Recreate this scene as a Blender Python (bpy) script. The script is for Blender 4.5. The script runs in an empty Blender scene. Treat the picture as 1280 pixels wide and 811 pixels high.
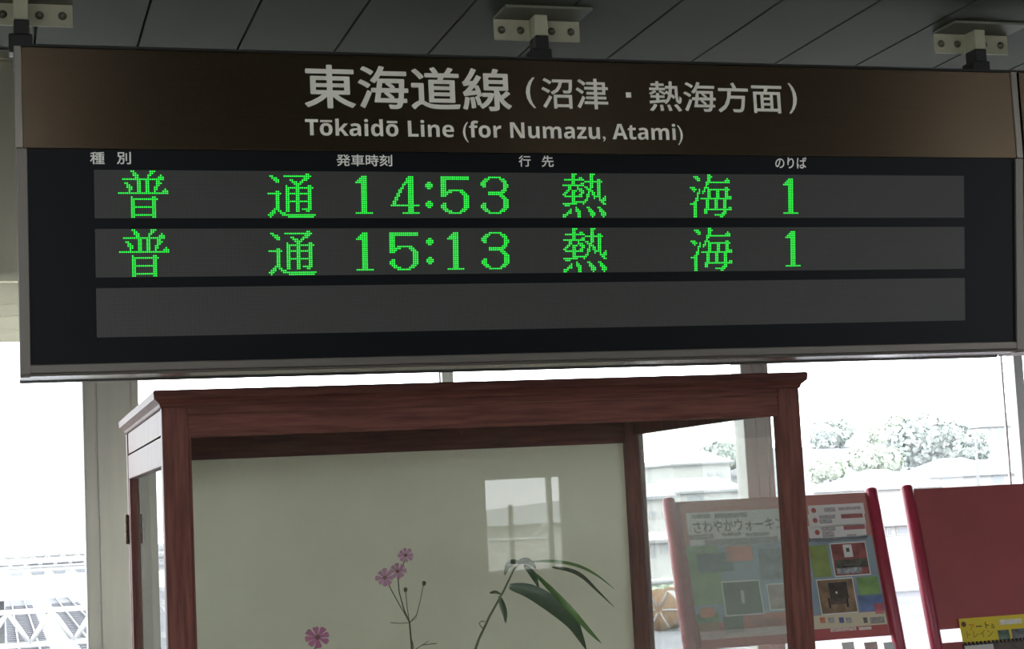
import bpy, bmesh, math, random
from mathutils import Vector, Matrix, noise

random.seed(7)
scene = bpy.context.scene
COL = scene.collection

# ------------------------------------------------------------------ camera
CX, CY, EYE = 640.0, 405.5, 1.55
VX = Vector((7950.0 - CX, 267.0 - CY))       # vanishing point of the board's long side
VY = Vector((0.0 - CX, 660.0 - CY))          # vanishing point of the depth direction
F = math.sqrt(-VX.dot(VY))
AX = Vector((VX.x, VX.y, F)).normalized()
AY = Vector((VY.x, VY.y, F)).normalized()
AZ = AX.cross(AY)
cam_d = bpy.data.cameras.new('camera')
cam = bpy.data.objects.new('camera', cam_d)
COL.objects.link(cam)
cam_d.sensor_width = 36.0
cam_d.sensor_fit = 'HORIZONTAL'
cam_d.lens = F / 1280.0 * 36.0
cam_d.clip_end = 3000
right = Vector((AX[0], AY[0], AZ[0])); down = Vector((AX[1], AY[1], AZ[1])); fwd = Vector((AX[2], AY[2], AZ[2]))
m = Matrix((right, -down, -fwd)).transposed().to_4x4()
m.translation = (0, 0, EYE)
cam.matrix_world = m
scene.camera = cam

# ------------------------------------------------------------------ sky, exposure
world = bpy.data.worlds.new('overcast_sky')
scene.world = world
world.use_nodes = True
bg = world.node_tree.nodes['Background']
bg.inputs[0].default_value = (0.93, 0.97, 1.0, 1)
bg.inputs[1].default_value = 9.0
scene.view_settings.view_transform = 'Standard'
scene.view_settings.look = 'None'
scene.view_settings.exposure = 0.0
scene.view_settings.gamma = 1.0
scene.view_settings.use_curve_mapping = False
scene.cycles.max_bounces = 14
scene.cycles.diffuse_bounces = 6
scene.cycles.glossy_bounces = 5
scene.cycles.transparent_max_bounces = 24

# ------------------------------------------------------------------ pixel helpers
def ray(px, py):
    d = Vector((px - CX, py - CY, F))
    return Vector((d.dot(AX), d.dot(AY), d.dot(AZ)))
CAM = Vector((0, 0, EYE))
def atY(px, py, y):
    r = ray(px, py); return CAM + r * (y / r.y)
def atX(px, py, x):
    r = ray(px, py); return CAM + r * (x / r.x)
def atZ(px, py, z):
    r = ray(px, py); return CAM + r * ((z - EYE) / r.z)

class Plane:
    """a flat face in the room: origin, right, up, outward normal"""
    def __init__(s, o, u, v):
        s.o = Vector(o); s.u = Vector(u).normalized(); s.v = Vector(v).normalized(); s.n = s.u.cross(s.v)
    def p(s, a, b, h=0.0):
        return s.o + s.u * a + s.v * b + s.n * h
    def hit(s, px, py):
        r = ray(px, py); t = (s.o - CAM).dot(s.n) / r.dot(s.n); q = CAM + r * t - s.o
        return q.dot(s.u), q.dot(s.v)

# ------------------------------------------------------------------ materials
def mat(name, col, rough=0.6, metal=0.0, var=0.0, vscale=8.0, bump=0.0, bscale=60.0, spec=None,
        stretch=None, emit=None, estr=0.0, trans=0.0, coat=0.0, aniso=0.0):
    M = bpy.data.materials.new(name); M.use_nodes = True
    nt = M.node_tree; b = nt.nodes['Principled BSDF']
    b.inputs['Base Color'].default_value = (*col, 1)
    b.inputs['Roughness'].default_value = rough
    b.inputs['Metallic'].default_value = metal
    if spec is not None: b.inputs['Specular IOR Level'].default_value = spec
    if coat: b.inputs['Coat Weight'].default_value = coat; b.inputs['Coat Roughness'].default_value = 0.12
    if emit: b.inputs['Emission Color'].default_value = (*emit, 1); b.inputs['Emission Strength'].default_value = estr
    tc = nt.nodes.new('ShaderNodeTexCoord'); mp = nt.nodes.new('ShaderNodeMapping')
    nt.links.new(tc.outputs['Object'], mp.inputs['Vector'])
    if stretch: mp.inputs['Scale'].default_value = stretch
    if var:
        n = nt.nodes.new('ShaderNodeTexNoise'); n.inputs['Scale'].default_value = vscale; n.inputs['Detail'].default_value = 6
        r = nt.nodes.new('ShaderNodeValToRGB')
        r.color_ramp.elements[0].position = 0.3; r.color_ramp.elements[1].position = 0.7
        r.color_ramp.elements[0].color = (*[max(0, c * (1 - var)) for c in col], 1)
        r.color_ramp.elements[1].color = (*[min(1, c * (1 + var)) for c in col], 1)
        nt.links.new(mp.outputs[0], n.inputs['Vector']); nt.links.new(n.outputs['Fac'], r.inputs['Fac'])
        nt.links.new(r.outputs['Color'], b.inputs['Base Color'])
    if bump:
        n2 = nt.nodes.new('ShaderNodeTexNoise'); n2.inputs['Scale'].default_value = bscale; n2.inputs['Detail'].default_value = 3
        bp = nt.nodes.new('ShaderNodeBump'); bp.inputs['Strength'].default_value = bump; bp.inputs['Distance'].default_value = 0.004
        nt.links.new(mp.outputs[0], n2.inputs['Vector']); nt.links.new(n2.outputs['Fac'], bp.inputs['Height'])
        nt.links.new(bp.outputs[0], b.inputs['Normal'])
    if trans:
        t = nt.nodes.new('ShaderNodeBsdfTranslucent'); t.inputs[0].default_value = (*col, 1)
        mx = nt.nodes.new('ShaderNodeMixShader'); mx.inputs[0].default_value = trans
        out = nt.nodes['Material Output']
        nt.links.new(b.outputs[0], mx.inputs[1]); nt.links.new(t.outputs[0], mx.inputs[2]); nt.links.new(mx.outputs[0], out.inputs[0])
    if aniso:
        b.inputs['Anisotropic'].default_value = aniso
        tg = nt.nodes.new('ShaderNodeCombineXYZ'); tg.inputs[2].default_value = 1.0   # grain runs sideways, so gloss spreads up and down
        nt.links.new(tg.outputs[0], b.inputs['Tangent'])
    return M

def glass(name, tint=(1, 1, 1), ior=1.5, veil=0.0):
    M = bpy.data.materials.new(name); M.use_nodes = True
    nt = M.node_tree; nt.nodes.clear()
    out = nt.nodes.new('ShaderNodeOutputMaterial')
    tr = nt.nodes.new('ShaderNodeBsdfTransparent'); tr.inputs[0].default_value = (*tint, 1)
    gl = nt.nodes.new('ShaderNodeBsdfGlossy'); gl.inputs['Roughness'].default_value = 0.0
    lw = nt.nodes.new('ShaderNodeLayerWeight'); lw.inputs['Blend'].default_value = .5     # Schlick, the same from both sides
    pw = nt.nodes.new('ShaderNodeMath'); pw.operation = 'POWER'; pw.inputs[1].default_value = 5.0
    f0 = ((ior - 1) / (ior + 1)) ** 2
    fr = nt.nodes.new('ShaderNodeMath'); fr.operation = 'MULTIPLY_ADD'; fr.inputs[1].default_value = 1 - f0; fr.inputs[2].default_value = f0
    nt.links.new(lw.outputs['Facing'], pw.inputs[0]); nt.links.new(pw.outputs[0], fr.inputs[0])
    mx = nt.nodes.new('ShaderNodeMixShader')
    nt.links.new(fr.outputs[0], mx.inputs[0]); nt.links.new(tr.outputs[0], mx.inputs[1]); nt.links.new(gl.outputs[0], mx.inputs[2])
    last = mx
    if veil:
        df = nt.nodes.new('ShaderNodeBsdfTranslucent'); df.inputs[0].default_value = (.70, .75, .72, 1)  # pale translucent veil mixed into the glass
        m2 = nt.nodes.new('ShaderNodeMixShader'); m2.inputs[0].default_value = veil
        nt.links.new(mx.outputs[0], m2.inputs[1]); nt.links.new(df.outputs[0], m2.inputs[2]); last = m2
    nt.links.new(last.outputs[0], out.inputs[0])
    return M

M = {}
M['ceiling'] = mat('ceiling_panel_paint', (.068, .072, .055), .62, var=.06, vscale=3, spec=.12)
M['ceiling_back'] = mat('ceiling_void', (0.07, 0.07, 0.06), .9)
M['wall'] = mat('cream_wall_paint', (0.72, 0.7, 0.6), .7, var=.05, vscale=2)
M['rear_wall'] = mat('rear_wall_paint', (0.13, 0.125, 0.11), .75, var=.06, vscale=1.5)
M['floor'] = mat('concourse_floor', (0.14, 0.135, 0.125), .35, var=.12, vscale=1.5)
M['post'] = mat('grey_column_paint', (0.35, 0.345, 0.33), .5, var=.05, vscale=4, stretch=(6, 6, .4))
M['alu'] = mat('window_aluminium', (.45, .46, .46), .4, metal=.5)
M['blind'] = mat('blind_slat_white', (.80, .78, .70), .5, trans=.42)
M['header'] = mat('brushed_bronze', (.145, .105, .07), .27, metal=.9, aniso=.9, var=.10, vscale=6, stretch=(.6, 1, 60))
M['trim'] = mat('brushed_alu_trim', (.42, .38, .33), .32, metal=.8)
M['face'] = mat('black_acrylic', (.004, .005, .0065), .38, spec=.12)
M['strip'] = mat('led_strip_black', (0.016, 0.0155, 0.015), .5)
M['dot_off'] = mat('led_lens_unlit', (0.05, 0.048, 0.044), .45)
M['body'] = mat('board_casing', (.05, .045, .04), .22, metal=.3)
M['trim_dark'] = mat('dark_alu_trim', (.14, .125, .11), .4, metal=.6)
M['plate'] = mat('ceiling_plate_grey', (.17, .17, .13), .6)
M['lip'] = mat('polished_lip', (.68, .68, .69), .24, metal=.9)
M['letter'] = mat('off_white_lettering', (.88, .85, .76), .6)
M['letter_small'] = mat('white_lettering', (.88, .86, .80), .6)
M['dot_on'] = mat('led_green_lit', (.01, .15, .02), .5, emit=(.03, 1.0, .075), estr=1.05)
M['dot_on'].cycles.emission_sampling = 'NONE'
M['bracket'] = mat('cream_bracket_paint', (0.43, 0.41, 0.3), .5, var=.08, vscale=20)
M['bolt'] = mat('dull_bolt', (.16, .15, .11), .45, metal=.6)
M['black'] = mat('black_clamp', (.012, .012, .011), .5)
M['wood'] = mat('red_brown_varnish', (0.14, 0.052, 0.04), .5, var=.35, vscale=5, stretch=(14, 14, 1.2), spec=.13)
M['wood_h'] = mat('red_brown_varnish_across', (0.14, 0.052, 0.04), .5, var=.35, vscale=5, stretch=(1.2, 14, 14), spec=.13)
M['cream'] = mat('cream_cloth', (0.76, 0.74, 0.58), .85, var=.05, vscale=3, bump=.05, bscale=300)
M['hinge'] = mat('dark_brass', (.10, .07, .05), .35, metal=.8)
M['glass'] = glass('case_glass', (.97, .98, .97), 1.42, .010)
M['glass_side'] = glass('case_side_glass', (.97, .98, .97), 1.36, .10)
M['pane'] = glass('window_glass', (.97, .98, .98), 1.3)
M['stem'] = mat('plant_stem', (.10, .13, .05), .6)
M['leaf'] = mat('dark_leaf', (.035, .07, .025), .35, var=.3, vscale=10, trans=.2)
M['leaf2'] = mat('fresh_leaf', (.09, .19, .04), .35, var=.3, vscale=10, trans=.25)
M['leaf3'] = mat('glossy_leaf', (.07, .10, .04), .18, var=.3, vscale=10)
M['petal'] = mat('pink_petal', (0.6, 0.3, 0.46), .6, var=.2, vscale=30, trans=.3)
M['petal2'] = mat('deep_pink_petal', (0.6, 0.2, 0.38), .6, var=.2, vscale=30, trans=.3)
M['pollen'] = mat('flower_centre', (.30, .14, .14), .8)
M['bowl'] = mat('dark_glaze', (.04, .05, .06), .2)
M['red'] = mat('rack_red_paint', (0.33, 0.028, 0.06), .38, var=.06, vscale=6)
M['redpanel'] = mat('rack_red_panel', (0.34, 0.065, 0.07), .5, var=.08, vscale=4)
M['rackfoot'] = mat('rack_base_grey', (.20, .20, .21), .5)
def paint(n, c, r=.55, var=0.0, vs=60): 
    if n not in M: M[n] = mat(n, c, r, var=var, vscale=vs)
    return M[n]

# ------------------------------------------------------------------ mesh helpers
def wloc(p):
    v = Vector((0, 0, 0))
    while p is not None:
        v += p.location; p = p.parent
    return v
def obj(name, verts, faces, material, parent=None, smooth=False):
    vs = [Vector(v) for v in verts]
    lo = Vector([min(v[i] for v in vs) for i in range(3)]); hi = Vector([max(v[i] for v in vs) for i in range(3)])
    c = (lo + hi) / 2
    me = bpy.data.meshes.new(name)
    me.from_pydata([v - c for v in vs], [], faces)
    if smooth: me.polygons.foreach_set('use_smooth', [True] * len(me.polygons))
    me.update()
    if material: me.materials.append(material)
    o = bpy.data.objects.new(name, me); COL.objects.link(o)
    o.parent = parent
    o.location = c - wloc(parent)
    return o
def bm_obj(name, bm, material, parent=None, smooth=False):
    bmesh.ops.recalc_face_normals(bm, faces=bm.faces)
    bm.verts.index_update()
    v = [x.co.copy() for x in bm.verts]; f = [[q.index for q in x.verts] for x in bm.faces]
    bm.free()
    return obj(name, v, f, material, parent, smooth)
def add_box(bm, x0, x1, y0, y1, z0, z1, bev=0.0):
    x0, x1 = min(x0, x1), max(x0, x1); y0, y1 = min(y0, y1), max(y0, y1); z0, z1 = min(z0, z1), max(z0, z1)
    r = bmesh.ops.create_cube(bm, size=1.0)
    for v in r['verts']:
        v.co = Vector(((x0 + x1) / 2 + v.co.x * (x1 - x0), (y0 + y1) / 2 + v.co.y * (y1 - y0), (z0 + z1) / 2 + v.co.z * (z1 - z0)))
    if bev:
        es = list({e for v in r['verts'] for e in v.link_edges})
        bmesh.ops.bevel(bm, geom=es, offset=bev, segments=2, affect='EDGES', profile=.5)
def box(name, x0, x1, y0, y1, z0, z1, material, parent=None, bev=0.0):
    bm = bmesh.new(); add_box(bm, x0, x1, y0, y1, z0, z1, bev); return bm_obj(name, bm, material, parent)
def pbox(name, pl, a0, a1, b0, b1, h0, h1, material, parent=None, bev=0.0):
    """box in a plane's own axes"""
    bm = bmesh.new(); add_box(bm, a0, a1, b0, b1, h0, h1, bev)
    for v in bm.verts: v.co = pl.p(v.co.x, v.co.y, v.co.z)
    return bm_obj(name, bm, material, parent)
def prism(name, prof, x0, x1, material, parent=None):
    """profile of (y, z) points run along x"""
    n = len(prof)
    v = [(x0, *p) for p in prof] + [(x1, *p) for p in prof]
    f = [list(range(n))[::-1], list(range(n, 2 * n))] + [[i, (i + 1) % n, n + (i + 1) % n, n + i] for i in range(n)]
    bm = bmesh.new(); bv = [bm.verts.new(q) for q in v]
    for q in f: bm.faces.new([bv[i] for i in q])
    return bm_obj(name, bm, material, parent)
def add_tube(bm, pts, rad, seg=8, cap=True):
    pts = [Vector(p) for p in pts]; rings = []
    for i, p in enumerate(pts):
        d = (pts[min(i + 1, len(pts) - 1)] - pts[max(i - 1, 0)]).normalized()
        a = d.orthogonal().normalized() if i == 0 else (rings_a - d * rings_a.dot(d)).normalized()
        rings_a = a; b = d.cross(a)
        r = rad[i] if isinstance(rad, (list, tuple)) else rad
        rings.append([bm.verts.new(p + (a * math.cos(t) + b * math.sin(t)) * r) for t in [2 * math.pi * k / seg for k in range(seg)]])
    for i in range(len(rings) - 1):
        for k in range(seg):
            bm.faces.new([rings[i][k], rings[i][(k + 1) % seg], rings[i + 1][(k + 1) % seg], rings[i + 1][k]])
    if cap:
        bm.faces.new(rings[0][::-1]); bm.faces.new(rings[-1])
def tube(name, pts, rad, material, parent=None, seg=8):
    bm = bmesh.new(); add_tube(bm, pts, rad, seg); return bm_obj(name, bm, material, parent, True)
def lathe(name, prof, c, material, parent=None, seg=24, axis='Z'):
    bm = bmesh.new(); rings = []
    for r, h in prof:
        ring = []
        for k in range(seg):
            t = 2 * math.pi * k / seg
            q = (r * math.cos(t), r * math.sin(t), h) if axis == 'Z' else ((h, r * math.cos(t), r * math.sin(t)) if axis == 'X' else (r * math.cos(t), h, r * math.sin(t)))
            ring.append(bm.verts.new(Vector(c) + Vector(q)))
        rings.append(ring)
    for i in range(len(rings) - 1):
        for k in range(seg):
            bm.faces.new([rings[i][k], rings[i][(k + 1) % seg], rings[i + 1][(k + 1) % seg], rings[i + 1][k]])
    bm.faces.new(rings[0][::-1]); bm.faces.new(rings[-1])
    return bm_obj(name, bm, material, parent, True)
def tag(o, label, cat, group=None):
    o['label'] = label; o['category'] = cat
    if group: o['group'] = group
    return o
def thing(name, label, cat, loc=(0, 0, 0), group=None):
    o = bpy.data.objects.new(name, None); COL.objects.link(o); o.location = loc; o.empty_display_size = .1
    return tag(o, label, cat, group)
def struct(o): o['kind'] = 'structure'; return o
def sempty(name, loc=(0, 0, 0)):
    o = bpy.data.objects.new(name, None); COL.objects.link(o); o.location = loc; o.empty_display_size = .1
    return struct(o)

def text_mesh(s, offset=0.0):
    cu = bpy.data.curves.new('t', 'FONT'); cu.body = s; cu.size = 1.0; cu.extrude = 0.0; cu.resolution_u = 3
    o = bpy.data.objects.new('t', cu); COL.objects.link(o)
    dg = bpy.context.evaluated_depsgraph_get(); dg.update()
    me = bpy.data.meshes.new_from_object(o.evaluated_get(dg))
    v = [tuple(x.co) for x in me.vertices]; f = [list(p.vertices) for p in me.polygons]
    bpy.data.objects.remove(o); bpy.data.curves.remove(cu); bpy.data.meshes.remove(me)
    if offset and v:                          # heavier strokes: the same outlines laid around the centre
        v0, f0 = v, f; v, f = list(v0), [list(q) for q in f0]
        for k in range(8):
            t = k * math.pi / 4; n = len(v)
            v += [(q[0] + offset * math.cos(t), q[1] + offset * math.sin(t), q[2] + (k + 1) * .00012) for q in v0]
            f += [[i + n for i in q] for q in f0]
    return v, f
def lettering(s, pl, box_px, material, parent, off=0.0, h=.0012, name='lettering', uv=None, gap=None):
    """printed words set on a face so that their ink fills a rectangle"""
    v, f = text_mesh(s, off)
    if not v: return None
    if uv: a0, a1, b1, b0 = uv
    else:
        x0, yt, x1, yb, yl = box_px           # left, top at left end, right, bottom at right end, bottom at left end
        a0, b1 = pl.hit(x0, yt); a1, _ = pl.hit(x1, yb); _, b0 = pl.hit(x0, yl)
    xs = [q[0] for q in v]; ys = [q[1] for q in v]
    lx, hx, ly, hy = min(xs), max(xs), min(ys), max(ys)
    w = [pl.p(a0 + (q[0] - lx) / (hx - lx) * (a1 - a0), b0 + (q[1] - ly) / (hy - ly) * (b1 - b0), h + q[2]) for q in v]
    if gap is None: return obj(name, w, f, material, parent)
    iv = sorted((min((w[i] - pl.o).dot(pl.u) for i in q), max((w[i] - pl.o).dot(pl.u) for i in q), k) for k, q in enumerate(f))
    runs = []; end = None
    for lo, hi, k in iv:
        if end is None or lo - end > gap: runs.append([]); end = hi
        runs[-1].append(k); end = max(end, hi)
    for rn in runs:
        ids = sorted({i for k in rn for i in f[k]}); mp = {i: j for j, i in enumerate(ids)}
        obj(name, [w[i] for i in ids], [[mp[i] for i in f[k]] for k in rn], material, parent)

# ================================================================== THE ROOM
XL, XR, YR, YW = -2.7, 8.7, -7.0, 7.4
ZC, ZU = 2.84, 3.75
YC = 4.80                                     # the low ceiling ends here, the window bay behind is higher
struct(box('floor', XL - .2, XR + .2, YR - .2, YW + .25, -.2, 0, M['floor']))
ce = struct(box('ceiling', XL - .2, XR + .2, YR - .2, YC - .012, ZC + .02, ZC + .2, M['ceiling_back']))
k0 = .385
ms = None
for i in range(-11, 42):
    x = k0 + i * .272
    if x + .27 > XR: break
    if ms is None:
        o = box('ceiling_panel', x + .003, x + .269, YR, YC, ZC, ZC + .02, M['ceiling'], ce, .002); ms = o; xb = x
    else:
        o = ms.copy(); COL.objects.link(o); o.location.x = ms.location.x + (x - xb)
struct(box('trim_1', XL, XR, YC - .03, YC, ZC - .0, ZC + .30, M['ceiling']))
struct(box('ceiling_upper', XL - .2, XR + .2, YC - .2, YW + .3, ZU, ZU + .2, M['ceiling']))
for nm, xa, y0w, y1w in (('wall_left', XL - .2, -5.0, 2.4), ('wall_right', XR, -4.7, 0.4)):
    ws = sempty(nm, (xa, 0, 0))
    sec = [(y1w, YW, 0, ZU), (y0w, y1w, 0, .95), (y0w, y1w, 2.45, ZU)]  # unseen side window openings, added to light the room
    if nm == 'wall_left': sec += [(YR, y0w, 0, ZU)]
    else: sec += [(YR, -6.4, 0, ZU), (-6.4, -4.9, 2.8, ZU), (-6.4, -4.9, 0, .1), (-4.9, y0w, 0, ZU)]   # tall unseen opening added for the gloss at the header's right end
    for (ya, yb_, za, zb_) in sec:
        box('wall_section', xa, xa + .2, ya, yb_, za, zb_, M['rear_wall'], ws)
    for k in range(5):
        y = y0w + (y1w - y0w) * k / 4
        box('mullion', xa + .06, xa + .14, y - .04, y + .04, .95, 2.45, M['alu'], ws)
struct(box('wall_step', XL, XR, YC - .2, YC - .03, ZC + .2, ZU, M['rear_wall']))

# front wall: sill wall, band above the windows
ZS, ZH = .62, atY(14, 429, YW).z
wf = struct(box('wall_front', XL - .2, XR + .2, YW, YW + .22, 0, ZS, M['wall']))
ZG = 2.55                                     # glass runs up behind the drawn-up blinds
struct(box('wall_header', XL - .2, XR + .2, YW + .015, YW + .22, ZG, ZU, M['wall']))
struct(box('trim_2', XL, XR, YW - .01, YW + .015, 3.50, 3.58, M['wall']))
struct(box('trim_3', XL, XR, YW, YW + .015, 2.56, 3.485, M['wall']))
# blind stack: slats pulled up above each bay
colx = [-2.42, -.975, .45, 1.907, 3.346, 4.79, 6.23, 7.67, 8.60]
for i in range(len(colx) - 1):
    x0, x1 = colx[i] + .02, colx[i + 1] - .02
    if i > 3: pass
    b = thing('window_blind', 'x', 'blind', ((x0 + x1) / 2, YW - .03, ZH))
    b['label'] = ['pale slatted blind drawn up at the far left out of sight', 'pale slatted blind drawn up left of the wide grey column beside the board',
                  'pale slatted blind drawn up behind the left half of the departure board', 'pale slatted blind drawn up behind the middle of the departure board',
                  'pale slatted blind drawn up behind the right half of the departure board'][min(i, 4)]
    if i > 4: bpy.data.objects.remove(b); break
    if i == 0: bpy.data.objects.remove(b); continue
    for (za, zb, th) in ((ZH, ZH + .0495, .03), (ZH + .05, ZH + .1055, .022), (ZH + .106, ZH + .1545, .026), (ZH + .155, ZH + .243, .03)):
        box('slat', x0, x1, YW - .03 - th, YW - .03, za, zb, M['blind'], b, .003)
# columns and mullions between the panes
n = 0
for i, x in enumerate(colx):
    wide = i % 2 == 0
    n += 1
    if wide:
        t = sempty('trim_%d' % (n + 3), (x, YW, ZS))
        w = .228 if i == 2 else .14
        x = x if i == 2 else x + .018
        box('column_face', x - w / 2, x + w / 2, YW - .02, YW + .10, ZS - .02, ZG, M['post'], t, .006)
        box('column_fillet', x - w / 2 + .058, x - w / 2 + .066, YW - .026, YW - .018, ZS, ZH, M['post'], t)
        box('column_fillet', x + w / 2 - .030, x + w / 2 - .022, YW - .026, YW - .018, ZS, ZH, M['post'], t)
    else:
        t = sempty('trim_%d' % (n + 3), (x, YW, ZS))
        box('mullion', x - .022, x + .03, YW + .03, YW + .10, ZS - .02, ZG, M['alu'], t, .004)
        box('mullion_bead', x - (.088 if i == 5 else .033), x - (.078 if i == 5 else .026), YW + .04, YW + .05, ZS, ZH, M['alu'], t)
struct(box('trim_2_sill', XL, XR, YW - .10, YW + .22, ZS - .03, ZS, M['wall']))
for i in range(len(colx) - 1):
    w = sempty('window_%d' % (i + 1), ((colx[i] + colx[i + 1]) / 2, YW + .08, ZS))
    e0 = .114 if i % 2 == 0 else .03; e1 = .03 if i % 2 == 0 else .114
    x0, x1 = colx[i] + e0 - .02, colx[i + 1] - e1 + .03
    box('pane', x0, x1, YW + .075, YW + .079, ZS, ZG + .01, M['pane'], w)
    box('window_frame', x0, x1, YW + .06, YW + .10, ZS - .01, ZS + .04, M['alu'], w)
for a, b in ((XL, colx[0] - .098), (colx[-1] + .098, XR)):
    struct(box('wall_front_end', a, b, YW + .02, YW + .2, ZS, ZG, M['wall']))

# rear wall with its openings (seen only as a reflection in the showcase glass)
YG = 5.235                                    # front glass of the showcase
def refl(px, py, yp):                         # a point met after bouncing off that glass
    p = atY(px, py, yp); return Vector((p.x, 2 * YG - yp, p.z))
yp = 2 * YG - YR
ml, mt = refl(606, 600, yp), refl(702, 597, yp)
mb = refl(640, 716, yp)
wx0, wx1, wz0, wz1 = ml.x, mt.x, mb.z, ml.z
s1, s2 = refl(650, 742, yp).z, refl(650, 766, yp).z
LW = (-2.4, .34, .9, 2.76); RW = None
segs = [('wall_rear', XL, LW[0], 0, ZC), ('wall_rear', LW[0], LW[1], 0, LW[2]), ('wall_rear', LW[0], LW[1], LW[3], ZC), ('wall_rear', LW[1], wx0, 0, ZC),
        ('wall_rear', wx0, wx1, wz1, ZC), ('wall_rear', wx0, wx1, s1 + .008, wz0), ('wall_rear', wx0, wx1, s2 + .006, s1 - .008), ('wall_rear', wx0, wx1, 0, s2 - .006),
        ('wall_rear', wx1, XR, 0, ZC)]
wr = sempty('wall_rear', (4, YR, 0))
for nme, a, b, c, d in segs:
    box('wall_section', a, b, YR - .12, YR, c, d, M['rear_wall'], wr)
w = sempty('window_10', ((wx0 + wx1) / 2, YR, wz0))
mu = refl(687, 650, yp).x, refl(693, 650, yp).x
box('mullion', mu[0], mu[1], YR - .09, YR - .04, wz0, wz1, M['alu'], w)
box('window_frame', wx0, wx1, YR - .09, YR - .04, wz0, wz0 + .028, M['lip'], w)
for q, (a, b, c, d) in (('window_11', LW),):
    w = sempty(q, ((a + b) / 2, YR, c))
    for kx in range(1, 3 if q == 'window_11' else 2):
        x = a + (b - a) * kx / (3 if q == 'window_11' else 2)
        box('mullion', x - .03, x + .03, YR - .09, YR - .04, c, d, M['alu'], w)

# ================================================================== DEPARTURE BOARD
YS = 4.2
SX0, SX1 = .052, 2.776
ZT, ZM, ZB = 2.694, 2.442, 1.902
HP = Plane((0, YS, 0), (1, 0, 0), (0, 0, 1))
up = Vector((0, -.068, ZM - ZB)).normalized()
LP = Plane((0, YS, ZM), (1, 0, 0), up)        # the display face leans: its foot lies further back
LH = math.hypot(.068, ZM - ZB)
bd = thing('departure_board', 'long black hanging train departure board with green LED times and bronze header', 'sign', (1.41, YS + .12, ZB))
prism('casing', [(YS + .012, ZT - .004), (YS + .012, ZM), (YS + .08, ZB + .012), (YS + .225, ZB + .012), (YS + .225, ZT - .004)], SX0 + .004, SX1 - .004, M['body'], bd)
box('header_panel', .068, 2.757, YS, YS + .02, ZM, ZT - .006, M['header'], bd, .002)
box('top_rail', SX0, SX1, YS - .004, YS + .23, ZT - .006, ZT, M['black'], bd)
pbox('face_panel', LP, .078, 2.752, -LH + .030, 0, -.016, -.006, M['face'], bd)
for a, b in ((SX0, .0685), (2.7565, SX1)):
    box('end_trim', a, b, YS - .004, YS + .03, ZM, ZT - .004, M['trim'], bd, .002)
    pbox('end_trim', LP, a + (0 if a < 1 else -.006), b + (.008 if a < 1 else 0), -LH, 0, -.03, .003, M['trim_dark'], bd, .002)
pbox('bottom_rail', LP, SX0 + .02, SX1 - .02, -LH + .009, -LH + .030, -.03, .001, M['trim_dark'], bd, .002)
pbox('bottom_lip', LP, SX0, SX1, -LH + .002, -LH + .009, -.05, .004, M['trim_dark'], bd, .003)
box('underside', SX0, SX1, YS + .075, YS + .225, ZB + .003, ZB + .012, M['lip'], bd, .001)
box('rear_edge', SX0, SX1, YS + .207, YS + .229, ZB - .002, ZB + .02, M['body'], bd, .001)
# header lettering
B = .012
lettering('東海道線', HP, (379, 80, 640, 137, 135), M['letter'], bd, .016)
lettering('(', HP, (656, 96.5, 670, 135, 135), M['letter'], bd, .004)
lettering('沼津', HP, (675.6, 97, 761, 137, 135.5), M['letter'], bd, .012)
lettering('▪', HP, (782, 115.5, 789, 122.5, 122), M['letter'], bd, 0)
lettering('熱海方面', HP, (810, 101, 978.5, 142.5, 139), M['letter'], bd, .012)
lettering(')', HP, (984, 104, 997, 142.5, 142), M['letter'], bd, .004)
def bold(t): return ''.join(chr(0x1D5D4 + ord(c) - 65) if 'A' <= c <= 'Z' else chr(0x1D5EE + ord(c) - 97) if 'a' <= c <= 'z' else c for c in t)
lettering(bold('Tokaido Line (for Numazu, Atami)'), HP, (381, 147.5, 854, 180, 175.5), M['letter'], bd, 0, gap=.0095)
for xa, ya, xb, yb in ((400, 150, 415, 152.8), (483.5, 151.2, 496.5, 154)):
    (u0, w1), (u1, w0) = HP.hit(xa, ya), HP.hit(xb, yb)
    pbox('lettering', HP, u0, u1, w0, w1, 0, .0014, M['letter'], bd)
# column headings
for s, bx in (('種', (112.5, 189.5, 131, 205, 205)), ('別', (146, 189.5, 164, 205.3, 205)), ('発車時刻', (420.8, 192.5, 490.8, 208, 207.3)),
              ('行', (648.7, 194, 664, 208.3, 208)), ('先', (677.5, 194.2, 692.8, 208.8, 208.5)), ('のりば', (969.8, 196, 1009, 210.8, 210.3))):
    lettering(s, LP, bx, M['letter_small'], bd, .014, h=-.0045)

# LED bitmaps, 24 rows of 24 for the characters, 20 rows for the figures
def R(*a):
    s = set()
    for q in a:
        if isinstance(q, tuple): s |= set(range(q[0], q[1] + 1))
        else: s.add(q)
    return s
G = {}
v4 = R(9, 10, 13, 14)
G['普'] = [R(6, 7, 15, 16, 17), R(7, 8, 15, 16), R(7, 8, 9, 14, 15, 20), R(8, 9, 14, 19, 20, 21), R((2, 21)), v4 | R(18, 19), v4 | R(3, 4, 18, 19, 20),
         v4 | R(4, 5, 18, 19), v4 | R(4, 5, 6, 17, 18), v4 | R(5, 6, 17, 18, 22), v4 | R(5, 17, 21, 22, 23), R((0, 23)), R(), R(6, 16, 17), R((6, 18)),
         R(6, 7, 16, 17), R(6, 7, 16, 17), R(6, 7, 16, 17), R((6, 17)), R(6, 7, 16, 17), R(6, 7, 16, 17), R(6, 7, 16, 17), R((6, 17)), R(6, 7, 16, 17)]
v3 = R(9, 10, 14, 15, 20, 21)
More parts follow.
